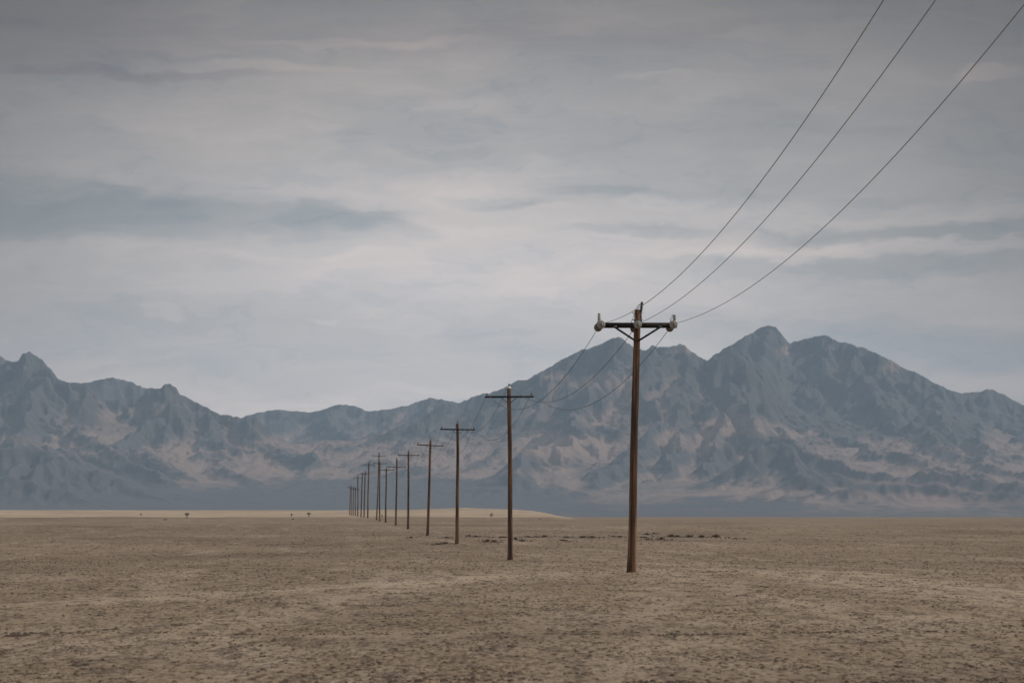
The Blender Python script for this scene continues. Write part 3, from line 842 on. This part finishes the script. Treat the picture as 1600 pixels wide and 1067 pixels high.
for k, (bx, by, tx, ty, ay, al, ar, tilt) in enumerate(POLES):
    Y = D1 * (1 + STEP * k)
    B, T = P(bx, by, Y), P(tx, ty, Y)
    gz = float(ground_z(B.x, B.y))
    root = empty('utility_pole', (B.x, B.y, gz), 0)
    tag(root, EXTRA[k], 'utility pole', 'wooden utility poles in a receding row')
    O = Vector((B.x, B.y, gz))
    top = T - O
    f_arm = (by - ay) / (by - ty)
    n = 22
    r0, r1 = (0.160, 0.118) if k else (0.165, 0.122)
    if k > 8:
        r0, r1 = r0 * 1.2, r1 * 1.3
    ph1, ph2 = random.uniform(0, 6), random.uniform(0, 6)
    pts, rad = [], []
    for i in range(n + 1):
        q = -0.04 + 1.04 * i / n
        wob = 0.035 * math.sin(2.7 * q + ph1) * math.sin(math.pi * max(q, 0)) + 0.010 * math.sin(9 * q + ph2)
        pts.append(Vector((top.x * q + wob, 0.03 * math.sin(3 * q + ph2) * math.sin(math.pi * max(q, 0)), top.z * q)))
        fl = 0.035 * math.exp(-max(q, 0) * 40)
        rad.append(r0 + (r1 - r0) * max(q, 0) + fl + random.uniform(-0.003, 0.003))
    shaft = link('pole_shaft', tube(pts, rad, 18, 'pole_shaft'), M_POLE, root)

    def on_shaft(q):
        g = (q + 0.04) / 1.04 * n
        i = min(int(g), n - 1)
        return pts[i].lerp(pts[i + 1], g - i)
    L, Rr_ = P(al, ay - tilt / 2, Y) - O, P(ar, ay + tilt / 2, Y) - O
    fy = -(r1 + 0.055)
    L.y = Rr_.y = fy
    axis = (Rr_ - L).normalized()
    up = axis.cross(Vector((0, 1, 0))).normalized()
    if up.z < 0:
        up = -up
    ln = (Rr_ - L).length
    mid = (L + Rr_) / 2
    thick, depth = (0.185, 0.11) if k == 0 else (0.115, 0.10)
    arm_mat = M_ARM if k in (0, 1, 2, 6) else M_ARM_LIGHT
    link('crossarm', bar([((0, 0, 0), ((1, 0, 0), (0, 1, 0), (0, 0, 1)), (ln, depth, thick))]), arm_mat, root)
    ca = root.children[-1] if root.children else None
    ca = [o for o in COL.objects if o.parent == root and o.name.startswith('crossarm')][-1]
    rotm = Matrix((axis, Vector((0, 1, 0)), up)).transposed()
    ca.location = mid
    ca.rotation_euler = rotm.to_euler()
    if k == 0:      # a second arm bolted to the back of the shaft
        o = link('crossarm', bar([((0, 0, 0), ((1, 0, 0), (0, 1, 0), (0, 0, 1)), (ln, depth, thick))]), arm_mat, root)
        o.location = mid + Vector((0, 2 * -fy, 0)); o.rotation_euler = ca.rotation_euler
    pc = on_shaft(f_arm)
    # braces
    drop, outw = (0.60, 0.86) if k == 0 else (0.42, 0.50)
    tb = 0.042 if k == 0 else 0.022
    q2 = on_shaft(f_arm - drop / top.z)
    for s in (-1, 1):
        a = pc + axis * (s * outw) - up * (thick / 2 - 0.01); a.y = fy - depth / 2 - 0.012
        b = Vector((q2.x + s * 0.05, -(r1 + 0.022) if k else -(r1 + 0.03), q2.z))
        o = link('brace', tube([a, a.lerp(b, .5), b], tb, 6, 'brace'), M_ARM if k == 0 else M_STEEL, root)
        if k == 0:
            link('bracket', bar([(a + Vector((0, -0.01, 0.015)), ((1, 0, 0), (0, 1, 0), (0, 0, 1)), (0.14, 0.07, 0.09))], 0.01), M_STEEL, o)
    # insulators
    att = []
    if k == 0:
        for px_, py_, mat, hh, rr in ((936, 504.2, M_GREYINS, 0.32, 0.082), (1053.5, 504.2, M_GREYINS, 0.26, 0.085)):
            p = P(px_, py_, Y) - O; p.y = fy
            o = link('post_insulator', post_insulator(hh, rr, 3), mat, root, p)
            cp = link('clamp', lathe([(0.02, 0), (0.055, 0.008), (0.05, 0.04), (0.012, 0.05)], 12), M_DARKINS, o, (0, 0, hh - 0.02))
        p = P(1001.5, 488, Y) - O
        p.y = -0.02
        o = link('post_insulator', post_insulator(0.40, 0.075, 5), M_DARKINS, root, p)
        o.rotation_euler = (0, R(6), 0)
        p0 = on_shaft(0.955)
        link('bracket', tube([p0 + Vector((0.05, -0.02, -0.05)), p0 + Vector((0.15, -0.02, 0.02)), p + Vector((0, 0, -0.02)), p + Vector((0.0, 0, 0.03))], 0.026, 8), M_STEEL, o)
        o2 = [c for c in COL.objects if c.parent == o][-1]
        o2.matrix_parent_inverse = (Matrix.Translation(p) @ Matrix.Rotation(R(6), 4, 'Y')).inverted()
        for s, (px_, py_, rr, bxp, byp) in enumerate(((938.6, 508.0, .165, 935.0, 510.6), (995.8, 508.0, .155, None, None), (1051.6, 507.9, .155, 1047.4, 511.4))):
            p = P(px_, py_, Y) - O
            p.y = fy - 0.30
            o = link('strain_insulator', bell_front(rr), [M_GREYINS], root, p)
            link('bell', bell_front(rr), M_GREYEDGE, o, (0, 0.13, 0))
            link('link_rod', tube([(0, 0.13, 0), (0.0, 0.24, 0.0)], 0.018, 8), M_STEEL, o)
            link('wire_clamp', tube([(0, -0.06, 0), (0.004, -0.13, 0.0), (0.01, -0.28, 0.02)], [0.028, 0.034, 0.018], 8), M_STEEL, o)
            near_pt = O + p + Vector((0.01, -0.28, 0.02))
            q = P(bxp, byp, Y) - O if bxp else P(991.5, 512.5, Y) - O
            q.y = -fy + 0.22
            o = link('strain_insulator', bell_front(rr * 0.97), [M_GREYEDGE], root, q)
            link('bell', bell_front(rr * 0.97), M_GREYEDGE, o, (0, 0.13, 0))
            link('wire_clamp', tube([(0, 0.18, 0), (0, 0.36, -0.01)], [0.03, 0.02], 8), M_STEEL, o)
            far_pt = O + q + Vector((0, 0.36, -0.01))
            att.append((near_pt, far_pt))
            # jumper over the post insulator
            if s != 1:
                pk = (P(936, 491.5, Y) if s == 0 else P(1051.0, 492.5, Y)) - O
                pk.y = fy
                j = [near_pt - O, near_pt - O + Vector((-.09 if s == 0 else -0.16, 0.05, 0.16)), pk + Vector((-0.02, -0.12, 0.01)), pk, pk + Vector((0.02, 0.12, 0.01)), far_pt - O + Vector((0, 0, 0.2)), far_pt - O]
            else:
                pk = P(1003, 473, Y) - O
                j = [near_pt - O, near_pt - O + Vector((-.2, 0.2, 0.45)), pk + Vector((-0.16, -0.08, -0.12)), pk, pk + Vector((-0.12, 0.2, -0.1)), far_pt - O + Vector((-0.1, 0, 0.3)), far_pt - O]
            link('jumper_wire', tube(j, 0.009, 6), M_WIRE, root)
        for (zz, rr) in ((on_shaft(f_arm + 0.013 * 0 + 0.20 / top.z), 0.013), (on_shaft(f_arm + 0.46 / top.z), 0.010)):
            wdt = 0.21
            link('through_bolt', tube([zz + Vector((-wdt, -r1 - .0, 0)), zz + Vector((wdt, -r1 - .0, 0))], rr, 8), M_STEEL, root)
        bz = on_shaft(f_arm + 0.21 / top.z)
        link('steel_band', lathe([(r1 + .004, -0.02), (r1 + 0.014, -0.018), (r1 + 0.014, 0.018), (r1 + .004, 0.02)], 20), M_STEEL, root, bz)
        link('pole_roof', lathe([(r1 + 0.002, -0.015), (r1 + 0.006, 0.0), (0.07, 0.03), (0.01, 0.04)], 18), M_STEEL, root, on_shaft(1.0))
    else:
        dk = M_DARKINS
        for s, e in ((-1, L), (1, Rr_)):
            p = e - axis * (s * 0.13) + up * (thick / 2); p.y = fy
            st = link('insulator', sub(PIN_ME), dk, root, p + Vector((0, 0, 0.07)))
            link('pin', sub(STEM_ME), M_STEEL, st, (0, 0, -0.06))
            att.append(O + p + Vector((0, 0, 0.17)))
        p = on_shaft(1.0)
        if k == 1:
            link('pole_cap', lathe([(r1 + 0.004, -0.10), (r1 + 0.012, -0.095), (r1 + 0.012, -0.01), (0.08, 0.05), (0.01, 0.06)], 18), M_CAP, root, p)
        st = link('insulator', sub(PIN_ME), dk, root, p + Vector((0, 0, 0.12)))
        link('pin', tube([(0, 0, -0.14), (0, 0, 0.02)], 0.014, 6), M_STEEL, st)
        c = O + p + Vector((0, 0, 0.22))
        att = [(att[0], att[0]), (c, c), (att[1], att[1])]
    ATT.append(att)

# ------------------------------------------------------------------ wires
def span(a, b, sag, n=40):
    return [a.lerp(b, i / n) - Vector((0, 0, 4 * sag * (i / n) * (1 - i / n))) for i in range(n + 1)]


U41 = 1 / (FPX / D1)
Yn = D1 * 0.355
names = [('left', 'fixed to the left disc insulator'), ('middle', 'fixed to the disc insulator on the shaft'), ('right', 'fixed to the right disc insulator')]
for i, (Xe, Ze, sg) in enumerate(((306, 455.1, 74.8), (355.5, 466.4, 60.6), (420, 461.8, 69.8))):
    end = Vector((Xe * U41, Yn, EYE + Ze * U41))
    pts = span(ATT[0][i][0], end, sg * U41, 90)
    o = link('power_wire', tube(pts, 0.0095, 8, 'power_wire'), M_WIRE)
    tag(o, '%s wire rising to the top edge, %s' % names[i], 'power wire', 'wires rising towards the viewer')
for i, nm in enumerate(('left', 'middle', 'right')):
    pts = []
    for k in range(len(POLES) - 1):
        a = ATT[k][i][1]; b = ATT[k + 1][i][0]
        pts += span(a, b, (1.93, 1.9, 1.95)[i] * (1.0 if k < 3 else 0.9), 26)[(1 if pts else 0):]
    o = link('power_wire', tube(pts, 0.0115, 6, 'power_wire'), M_WIRE_FAR)
    tag(o, {'left': 'thin sagging wire strung away from the front pole along the left arm tips',
            'middle': 'thin sagging wire strung away from the front pole over the pole tops',
            'right': 'thin sagging wire strung away from the front pole along the right arm tips'}[nm], 'power wire', 'wires sagging from pole to pole')

# ------------------------------------------------------------------ desert plants
M_SCRUB = plain('dead brown scrub', (0.080, 0.060, 0.045), 0.9, 0, 0.4, 0.1)
M_LEAF = plain('dusty grey green leaves', (0.075, 0.062, 0.044), 0.9, 0, 0.4, 0.1)
M_PALELEAF = plain('pale dry leaves', (0.20, 0.165, 0.125), 0.9, 0, 0.3, 0.1)
M_TRUNK = plain('grey brown bark', (0.05, 0.038, 0.03), 0.9, 0, 0.3, 0.1)


def leaf_cloud(n, rx, ry, rz, zc, size, seed, hollow=0.35, drop=0.0):
    r = np.random.default_rng(seed)
    v = r.normal(size=(n, 3)); v /= np.linalg.norm(v, axis=1)[:, None]
    rad = (hollow + (1 - hollow) * r.random(n) ** 0.6)
    lump = 0.78 + 0.35 * np.sin(v[:, 0] * 4 + seed) * np.cos(v[:, 2] * 5 + seed * 2) + 0.15 * r.random(n)
    c = v * (rad * lump)[:, None] * np.array([rx, ry, rz])
    c[:, 2] = np.maximum(c[:, 2] + zc, 0.02)
    a = r.normal(size=(n, 3)); a /= np.linalg.norm(a, axis=1)[:, None]
    b = np.cross(a, r.normal(size=(n, 3))); b /= np.linalg.norm(b, axis=1)[:, None]
    s = size * r.uniform(0.5, 1.3, n)[:, None]
    vs = np.stack([c - a * s, c + b * s * 0.45, c + a * s, c - b * s * 0.45], 1).reshape(-1, 3)
    return mesh_np('leaves', vs, np.arange(n * 4).reshape(n, 4))


def stems(n, rx, h, r0, seed):
    rr = random.Random(seed)
    me_v, me_f = [], []
    for i in range(n):
        a = rr.uniform(0, 6.28); q = rr.uniform(0.2, 1.0)
        p = [Vector((0, 0, -0.05)), Vector((math.cos(a) * rx * q * .35, math.sin(a) * rx * q * .35, h * 0.45)), Vector((math.cos(a) * rx * q, math.sin(a) * rx * q, h * rr.uniform(.75, 1)))]
        m = tube(p, [r0, r0 * .7, r0 * .25], 5)
        off = len(me_v)
        me_v += [tuple(v.co) for v in m.vertices]
        me_f += [tuple(i2 + off for i2 in f.vertices) for f in m.polygons]
        bpy.data.meshes.remove(m)
    me = bpy.data.meshes.new('stems')
    me.from_pydata(me_v, [], me_f)
    return me


def depth_of(px, py):
    """depth at which the ground shows at this pixel"""
    ys = np.geomspace(45, 3500, 4000)
    rx = px_ray(px, py)
    k = ys / rx.y
    zz = EYE + rx.z * k
    hit = np.nonzero(zz <= ground_z(rx.x * k, ys))[0]
    return float(ys[hit[0]]) if len(hit) else None


# larger bushes on the pale rise at the left: px, foot py, height px, width px, kind, label
BUSH = [
    (292, 809, 8.5, 9, 'tree', 'small flat-topped desert tree on the pale rise, left of the pole row'),
    (220, 805.5, 4.5, 2.5, 'bush', 'tiny dark bush on the pale rise left of the flat-topped tree'),
    (455.5, 806.5, 5, 3, 'bush', 'small narrow dark bush on the pale rise, just left of a rounder bush'),
    (482.5, 807, 7, 8, 'tree', 'round-headed dark desert tree on the pale rise nearest the far end of the poles'),
    (258, 812.5, 2.6, 8, 'scrub', 'low dark scrub lying below the flat-topped tree on the brown flat'),
    (458, 811.5, 2.4, 5, 'scrub', 'low dark scrub on the brown flat below the narrow bush'),
    (768, 807.5, 7, 7, 'pale', 'pale round bush on the pale rise between second and third poles'),
    (597, 808, 7, 5, 'pale', 'faint spindly bush on the pale rise between the seventh and eighth poles'),
    (844, 811.5, 1.6, 4, 'scrub', 'tiny dark scrub on the far flat just right of the second pole'),
]
for i, (px_, py_, hp, wp, kd, lab) in enumerate(BUSH):
    Y = depth_of(px_, py_) or 1500.0
    p = P(px_, py_, Y)
    p.z = float(ground_z(p.x, p.y))
    h, wd = hp * Y / FPX, wp * Y / FPX
    if kd == 'tree':
        root = empty('desert_tree', p)
        tag(root, lab, 'tree', 'lone trees on the pale rise')
        link('trunk', tube([(0, 0, -.1), (0.05 * h, 0, h * .3), (0, 0, h * .6)], [.07 * h, .05 * h, .03 * h], 7), M_TRUNK, root)
        link('limb', stems(6, wd * .4, h * .85, .03 * h, i), M_TRUNK, root)
        link('crown', leaf_cloud(420, wd * .5, wd * .4, h * .30, h * .70, h * .06, i + 3), M_LEAF, root, smooth=False)
    elif kd == 'scrub':
        root = empty('scrub_clump', p)
        tag(root, lab, 'scrub', 'low scrub clumps on the flat')
        link('twigs', stems(7, wd * .5, h * .9, .03 * h, i), M_TRUNK, root)
        link('foliage', leaf_cloud(240, wd * .5, wd * .35, h * .6, h * .35, h * .12, i + 3), M_SCRUB, root, smooth=False)
    else:
        root = empty('bush', p)
        tag(root, lab, 'bush', 'bushes on the pale rise')
        link('twigs', stems(7, wd * .4, h * .9, .02 * h, i), M_TRUNK, root)
        link('foliage', leaf_cloud(300 if px_ != 597 else 60, wd * .5, wd * .4, h * .5, h * .5, h * .07, i + 3), M_PALELEAF if kd == 'pale' else M_LEAF, root, smooth=False)

# low dark scrub clumps between and beyond the poles: px, foot py, width px, height px
SCRUB = [
    (641.6, 840, 6, 1.8, 'small dark scrub clump just right of the fifth pole foot'),
    (684.7, 850.5, 8, 2, 'flat brown scrub clump left of the third pole, left one of a touching pair'),
    (696, 849.5, 10, 3, 'darkest scrub clump left of the third pole foot, right one of a touching pair'),
    (697.7, 840, 6, 1.6, 'faint scrub clump above the dark pair left of the third pole'),
    (732.6, 837.5, 5, 2, 'tiny scrub clump a little right of the third pole'),
    (744, 838.5, 7, 2.4, 'small dark scrub clump midway between the third and second poles'),
    (761, 845.5, 9, 3.2, 'brown scrub clump left of the second pole, left one of two side by side'),
    (772, 847, 11, 4, 'widest brown scrub clump left of the second pole foot'),
    (786, 839.5, 13, 1.8, 'thin flat line of scrub touching the second pole on its left'),
    (805.7, 842.5, 6, 3.2, 'dark upright scrub clump touching the second pole on its right'),
    (815, 845.2, 9, 2.4, 'brown scrub clump a little below and right of the second pole clump'),
    (824, 838.8, 7, 2.2, 'small scrub clump in the back line, first one right of the second pole'),
    (838, 839, 11, 1.8, 'long flat scrub clump in the back line right of the second pole'),
    (851, 838.6, 8, 3, 'darkest scrub clump in the back line right of the second pole'),
    (884.6, 839.6, 7, 1.6, 'faint scrub clump standing above a longer dark one, between first and second poles'),
    (882, 845, 13, 2.3, 'long dark scrub clump midway between the second and the front pole'),
    (911, 839.6, 12, 2.6, 'scrub clump left half of the long dark patch left of the front pole'),
    (926, 840, 15, 2.8, 'scrub clump right half of the long dark patch left of the front pole'),
    (958.5, 838.3, 6, 2, 'small scrub clump, leftmost of three just left of the front pole'),
    (969, 839, 9, 2.4, 'dark scrub clump closest to the front pole on its left'),
    (1005, 840, 15, 1.8, 'thin flat scrub line just right of the front pole'),
    (1010.5, 835, 7, 2.4, 'small dark scrub clump highest up right of the front pole'),
    (1022, 833.4, 5, 1.4, 'tiny faint scrub clump beyond the others right of the front pole'),
    (1033, 843, 12, 3.8, 'dark scrub mound lowest of the row right of the front pole'),
    (1013, 843.4, 5, 1.8, 'tiny scrub tuft just left of the lowest dark mound'),
    (1048, 838.6, 12, 4.4, 'tall dark scrub mound, left of a joined pair right of the front pole'),
    (1059, 838.8, 10, 3.4, 'scrub mound, right of a joined pair right of the front pole'),
    (1077, 839, 15, 4.2, 'brown scrub mound between the joined pair and a paler one'),
    (1097, 839, 12, 3.2, 'paler scrub mound second from the right end of the row'),
    (1119, 839, 15, 4.2, 'dark scrub mound at the right end of the row'),
    (1150, 841.5, 12, 1.2, 'thin flat scrub line right of the last dark mound'),
]
for i, (px_, py_, wp, hp, lab) in enumerate(SCRUB):
    Y = depth_of(px_, py_)
    p = P(px_, py_, Y)
    p.z = float(ground_z(p.x, p.y)) - 0.01
    h, wd = hp * Y / FPX, wp * Y / FPX
    root = empty('scrub_clump', p)
    tag(root, lab, 'scrub', 'low scrub clumps on the flat')
    link('twigs', stems(9, wd * .45, h * .9, .012, i + 50), M_TRUNK, root)
    pal = 'pale' in lab and 'streak' not in lab or 'faint' in lab or 'brown' in lab
    link('foliage', leaf_cloud(int(120 + 18 * wp), wd * .5, wd * .35, h * .75, h * .40, 0.06, i + 60, 0.1), M_LEAF if pal else M_SCRUB, root, smooth=False)


# ------------------------------------------------------------------ clods and dead weeds on the near flat
def lumps(name, xs, ys, sx, sy, sz, seed):
    r = np.random.default_rng(seed)
    n = len(xs)
    k = 6
    a = np.linspace(0, 2 * np.pi, k, endpoint=False)[None] + r.uniform(0, 1, (n, 1))
    rr = r.uniform(0.6, 1.2, (n, k))
    z0 = ground_z(xs, ys)
    low = np.stack([xs[:, None] + np.cos(a) * rr * sx[:, None], ys[:, None] + np.sin(a) * rr * sy[:, None], np.repeat((z0 - 0.01)[:, None], k, 1)], -1)
    rr2 = rr * r.uniform(0.35, 0.7, (n, k))
    hi = np.stack([xs[:, None] + np.cos(a) * rr2 * sx[:, None], ys[:, None] + np.sin(a) * rr2 * sy[:, None], z0[:, None] + sz[:, None] * r.uniform(0.6, 1.1, (n, k))], -1)
    vs = np.concatenate([low, hi], 1).reshape(-1, 3)
    fs = []
    b = np.arange(n) * 2 * k
    for j in range(k):
        j2 = (j + 1) % k
        fs.append(np.stack([b + j, b + j2, b + k + j2, b + k + j], -1))
    fs.append(np.stack([b + k, b + k + 1, b + k + 2, b + k + 3], -1))
    fs.append(np.stack([b + k, b + k + 3, b + k + 4, b + k + 5], -1))
    return mesh_np(name, vs, np.concatenate(fs))


def scatter(n, y0, y1, seed, mask=None):
    r = np.random.default_rng(seed)
    ys = y0 * (y1 / y0) ** (r.random(n) ** 1.1)
    xs = r.uniform(-0.152, 0.152, n) * ys
    keep = fbm(xs / 3.0, ys / 9.0, 3) + 0.4 * r.normal(size=n) > 0.02
    return xs[keep], ys[keep], r


xs, ys, r = scatter(150000, 40, 600, 5)
s = 0.006 + 0.030 * r.random(len(xs)) ** 4
s = s * (0.8 + np.minimum(ys, 330) / 160)
M_CLOD = soil('dry earth clods', 0.66)
clods = link('earth_clods', lumps('earth_clods', xs, ys, s * 1.5, s * 1.5, s * 0.55, 6), M_CLOD, smooth=False)
tag(clods, 'countless small dry clods strewn over the near brown flat', 'clods', kind='stuff')

# broken dark lines of dead weeds and debris right across the near flat
r = np.random.default_rng(21)
lx, ly = [], []
for py_, n, x0_, x1_, dens in ((990.5, 1700, -30, 1640, 0.0), (1064.5, 900, 500, 1640, 0.1)):
    Y = depth_of(800, py_)
    x = (r.uniform(x0_, x1_, n) - 800) / FPX * Y
    keep = fbm(x / 1.1, x * 0 + py_, 4) + 0.25 * r.normal(size=n) > 0.12 + dens
    x = x[keep]
    lx.append(x)
    ly.append(Y + 0.9 * perlin(x / 3.1, x * 0 + .4) + r.normal(size=len(x)) * 0.22)
x = (r.uniform(-10, 22, 160) - 800) / FPX * 68
lx.append(x); ly.append(depth_of(10, 993) + r.normal(size=160) * 0.3)
for cx_, cy_, wx_ in ((278, 977, 12), (376, 991, 12), (125, 1040, 14), (300, 886, 6), (225, 870, 5), (1190, 888, 8), (800, 1010, 6)):
    Yc = depth_of(cx_, cy_)
    x = (r.normal(cx_, wx_ / 2, 40) - 800) / FPX * Yc
    lx.append(x); ly.append(Yc + r.normal(size=40) * 0.25)
for px_, py_, wp, hp, lab in SCRUB:
    Yc = depth_of(px_, py_)
    m = int(10 + wp * 2.2)
    lx.append((r.normal(px_, wp * 0.9, m) - 800) / FPX * Yc)
    ly.append(Yc + r.normal(size=m) * 5.0)
lx, ly = np.concatenate(lx), np.concatenate(ly)
sz = 0.012 + 0.030 * r.random(len(lx)) ** 2
sz = sz * np.where(ly > 250, 3.2, 1.0)
weeds = link('dead_weeds', lumps('dead_weeds', lx, ly, sz * 1.4, sz * 1.2, sz * 0.75, 9), M_SCRUB, smooth=False)
tag(weeds, 'broken dark line of dead weeds and crumbs crossing the near flat', 'weeds', kind='stuff')

# loose soil heaped round the pole feet
vs_, fs_ = [], []
r = np.random.default_rng(3)
for k, pd in enumerate(POLES):
    B = P(pd[0], pd[1], D1 * (1 + STEP * k))
    g0 = float(ground_z(B.x, B.y))
    off = len(vs_)
    ph = r.uniform(0, 6)
    for ri, (rad_, hh) in enumerate(((0.15, 0.045), (0.30, 0.04), (0.50, 0.02), (0.85, -0.02))):
        for a in np.linspace(0, 2 * np.pi, 20, endpoint=False):
            q = rad_ * (1 + 0.22 * math.sin(2 * a + ph) * (ri > 0) + 0.10 * r.normal() * (ri > 0))
            vs_.append((B.x + q * math.cos(a), B.y + q * math.sin(a), g0 + hh * (1 + 0.25 * r.normal() * (0 < ri < 3))))
    for ri in range(3):
        for a in range(20):
            b_ = (a + 1) % 20
            fs_.append((off + ri * 20 + a, off + ri * 20 + 20 + a, off + ri * 20 + 20 + b_, off + ri * 20 + b_))
soil_o = link('loose_soil', mesh_np('loose_soil', vs_, fs_), gm)
tag(soil_o, 'loose brown soil heaped round the feet of the poles', 'soil', kind='stuff')

# ------------------------------------------------------------------ haze
bm = bmesh.new()
bmesh.ops.create_cube(bm, size=1.0)
me = bpy.data.meshes.new('haze')
bm.to_mesh(me); bm.free()
HZ = bpy.data.materials.new('haze')
HZ.use_nodes = True
h = NT(HZ.node_tree)
h.n.clear()
ho = h.node('ShaderNodeOutputMaterial')
pv = h.node('ShaderNodeVolumePrincipled')
pv.inputs['Color'].default_value = (0.47, 0.655, 0.86, 1)
pv.inputs['Density'].default_value = 3.7e-5
h.l.new(pv.outputs[0], ho.inputs['Volume'])
haze = link('haze', me, HZ, smooth=False)
haze.scale = (34800, 34800, 790)
haze.location = (0, 0, 790 / 2 - 12)
tag(haze, kind='stuff')
